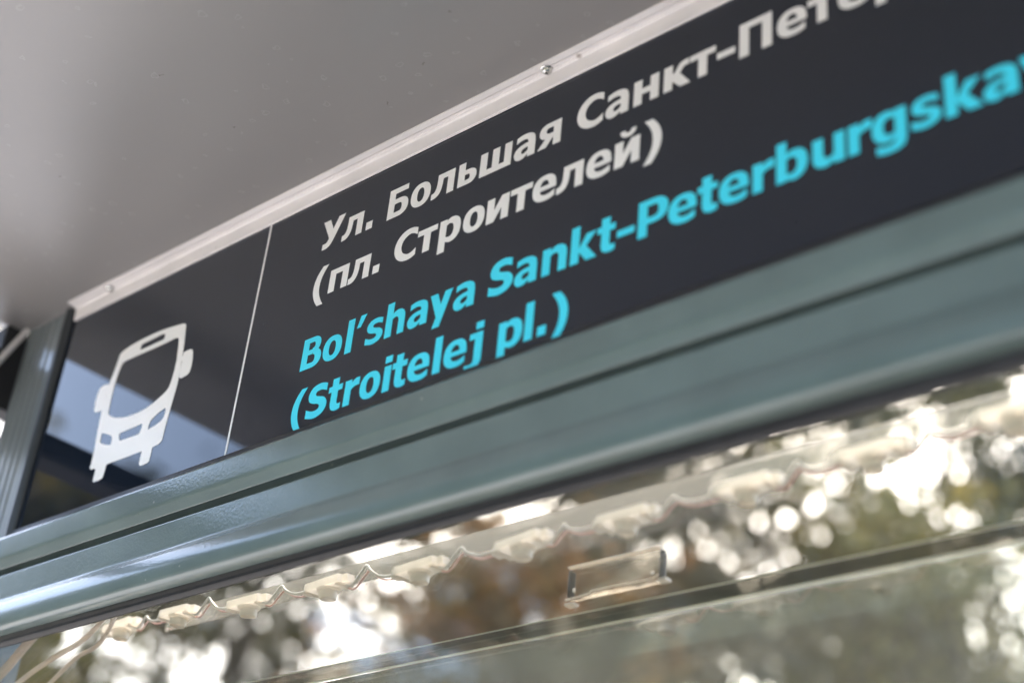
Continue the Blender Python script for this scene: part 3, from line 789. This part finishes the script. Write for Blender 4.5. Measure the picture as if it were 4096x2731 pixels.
GB = 'trees behind the shelter'
T = [  # label, azimuth, distance, height, crown radius, leaves, leaf, bark, base, size, clump, lean, trunk
    ('yellow olive tree behind the hanging cables at the left', -61.4, 11, 7.8, .79, 6500, 'yellow', 'bark', .15, .085, .36, 0, .12),
    ('narrow olive tree left of the first LED module', -58.8, 14, 9.0, .58, 5200, 'olive', 'bark', .1, .085, .34, 0, .11),
    ('slim olive tree between two bright sky gaps left of the LED modules', -56.2, 13, 10, .24, 2400, 'olive', 'bark', .1, .08, .24, .004, .07),
    ('slim dark tree below the third LED module', -53.0, 14, 12, .54, 6000, 'dark', 'bark', .1, .08, .32, -.006, .12),
    ('thin olive tree close right of the one below the third LED module', -51.0, 16, 12, .42, 4400, 'olive', 'bark', .1, .085, .30, 0, .12),
    ('dark green tree just right of the widest sky gap', -44.9, 15, 11, 1.35, 5600, 'dark', 'bark', .2, .10, .5, 0, .17),
    ('rust leaved tree low at the left of the clear clip', -42.6, 12, 6.6, 1.25, 5200, 'rust', 'bark', .35, .10, .45, 0, .12),
    ('olive brown tree behind the clear clip', -41.0, 17, 13, 1.9, 7600, 'brown', 'bark', .15, .09, .52, 0, .18),
    ('dark olive tree right of the clear clip', -36.2, 16, 12.5, 1.9, 7600, 'olive', 'bark', .15, .09, .52, 0, .17),
    ('brown leaved tree over the middle of the haze sheet', -33.0, 13, 9.0, 1.5, 3800, 'brown', 'bark', .2, .09, .42, 0, .15),
    ('large dark green tree behind the right half of the rail', -28.8, 15, 12.5, 2.1, 9000, 'dark', 'bark', .15, .09, .56, 0, .2),
    ('bushy yellow olive tree near the right edge', -25.4, 13, 9.6, 1.5, 5200, 'yellow', 'bark', .2, .085, .48, 0, .15),
    ('rightmost dark tree at the edge of the frame', -21.0, 16, 13.5, 2.2, 10500, 'dark', 'bark', .15, .09, .58, 0, .2),
    ('far tall brown tree filling the gap right of the clip', -38.6, 25, 17, 2.3, 5200, 'brown', 'bark', .15, .13, .7, 0, .22),
    ('far tall olive tree behind the middle of the rail', -31.2, 25, 18, 2.6, 5400, 'olive', 'bark', .15, .13, .7, 0, .22),
    ('far tall dark tree near the right edge', -24.0, 25, 18, 2.6, 5400, 'dark', 'bark', .15, .13, .7, 0, .22),
    ('far pale olive tree left of the clip', -44.6, 26, 14, 1.4, 3600, 'olive', 'bark', .2, .14, .8, 0, .2),
]
for (lab, a_, d_, h_, r_, n_, lf_, bk_, b_, s_, c_, le_, tr_) in T:
    tree('broadleaf_tree', lab, 'tree', GB, a_, d_, h_, r_, n_, lf_, bk_, b_, s_, c_, le_, tr_, hedge=r_ < .8)
# pale leaning trunk low at the right of the clip
lt = thing('leaning_birch', (-4.6, 5.2, -.012), 'pale bare trunk leaning to the right low behind the haze sheet', 'tree')
part('trunk', lt, *tube(spline([(-4.6, 5.2, -.012), (-5.05, 5.6, 2.2), (-5.75, 6.1, 4.0), (-6.4, 6.5, 5.1)], 5), .10, 9, .05), MT['bark_pale'], smooth=True)
part('branch', lt, *tube(spline([(-5.05, 5.6, 2.2), (-4.9, 5.9, 3.2), (-4.5, 6.2, 4.2)], 5), .035, 6, .008), MT['bark_pale'], smooth=True)

# trees on the other side of the road, mirrored by the beam, post and glass
GF = 'trees across the road in front of the shelter'
for lab, a_, d_, h_, r_, n_, lf_ in (
        ('yellow olive tree nearest the left end across the road', -111.6, 10.3, 5.95, .36, 8000, 'yellow'),
        ('olive tree beside the sky gap across the road', -115.8, 10.3, 5.95, .36, 8000, 'olive'),
        ('green tree right of the sky gap across the road', -121.0, 11, 6.1, .7, 8000, 'olive'),
        ('dark tree across the road facing the sign', -136.5, 14, 8.8, 2.6, 19000, 'dark'),
        ('broad brown tree across the road facing the sign', -147, 15, 9.2, 2.6, 17000, 'brown'),
        ('dark tree farthest along the road', -156, 16, 9.6, 2.4, 13000, 'dark')):
    tree('roadside_tree', lab, 'tree', GF, a_, d_, h_, r_, n_, lf_, base=.28, size=.11, clump=.28, hedge=True)
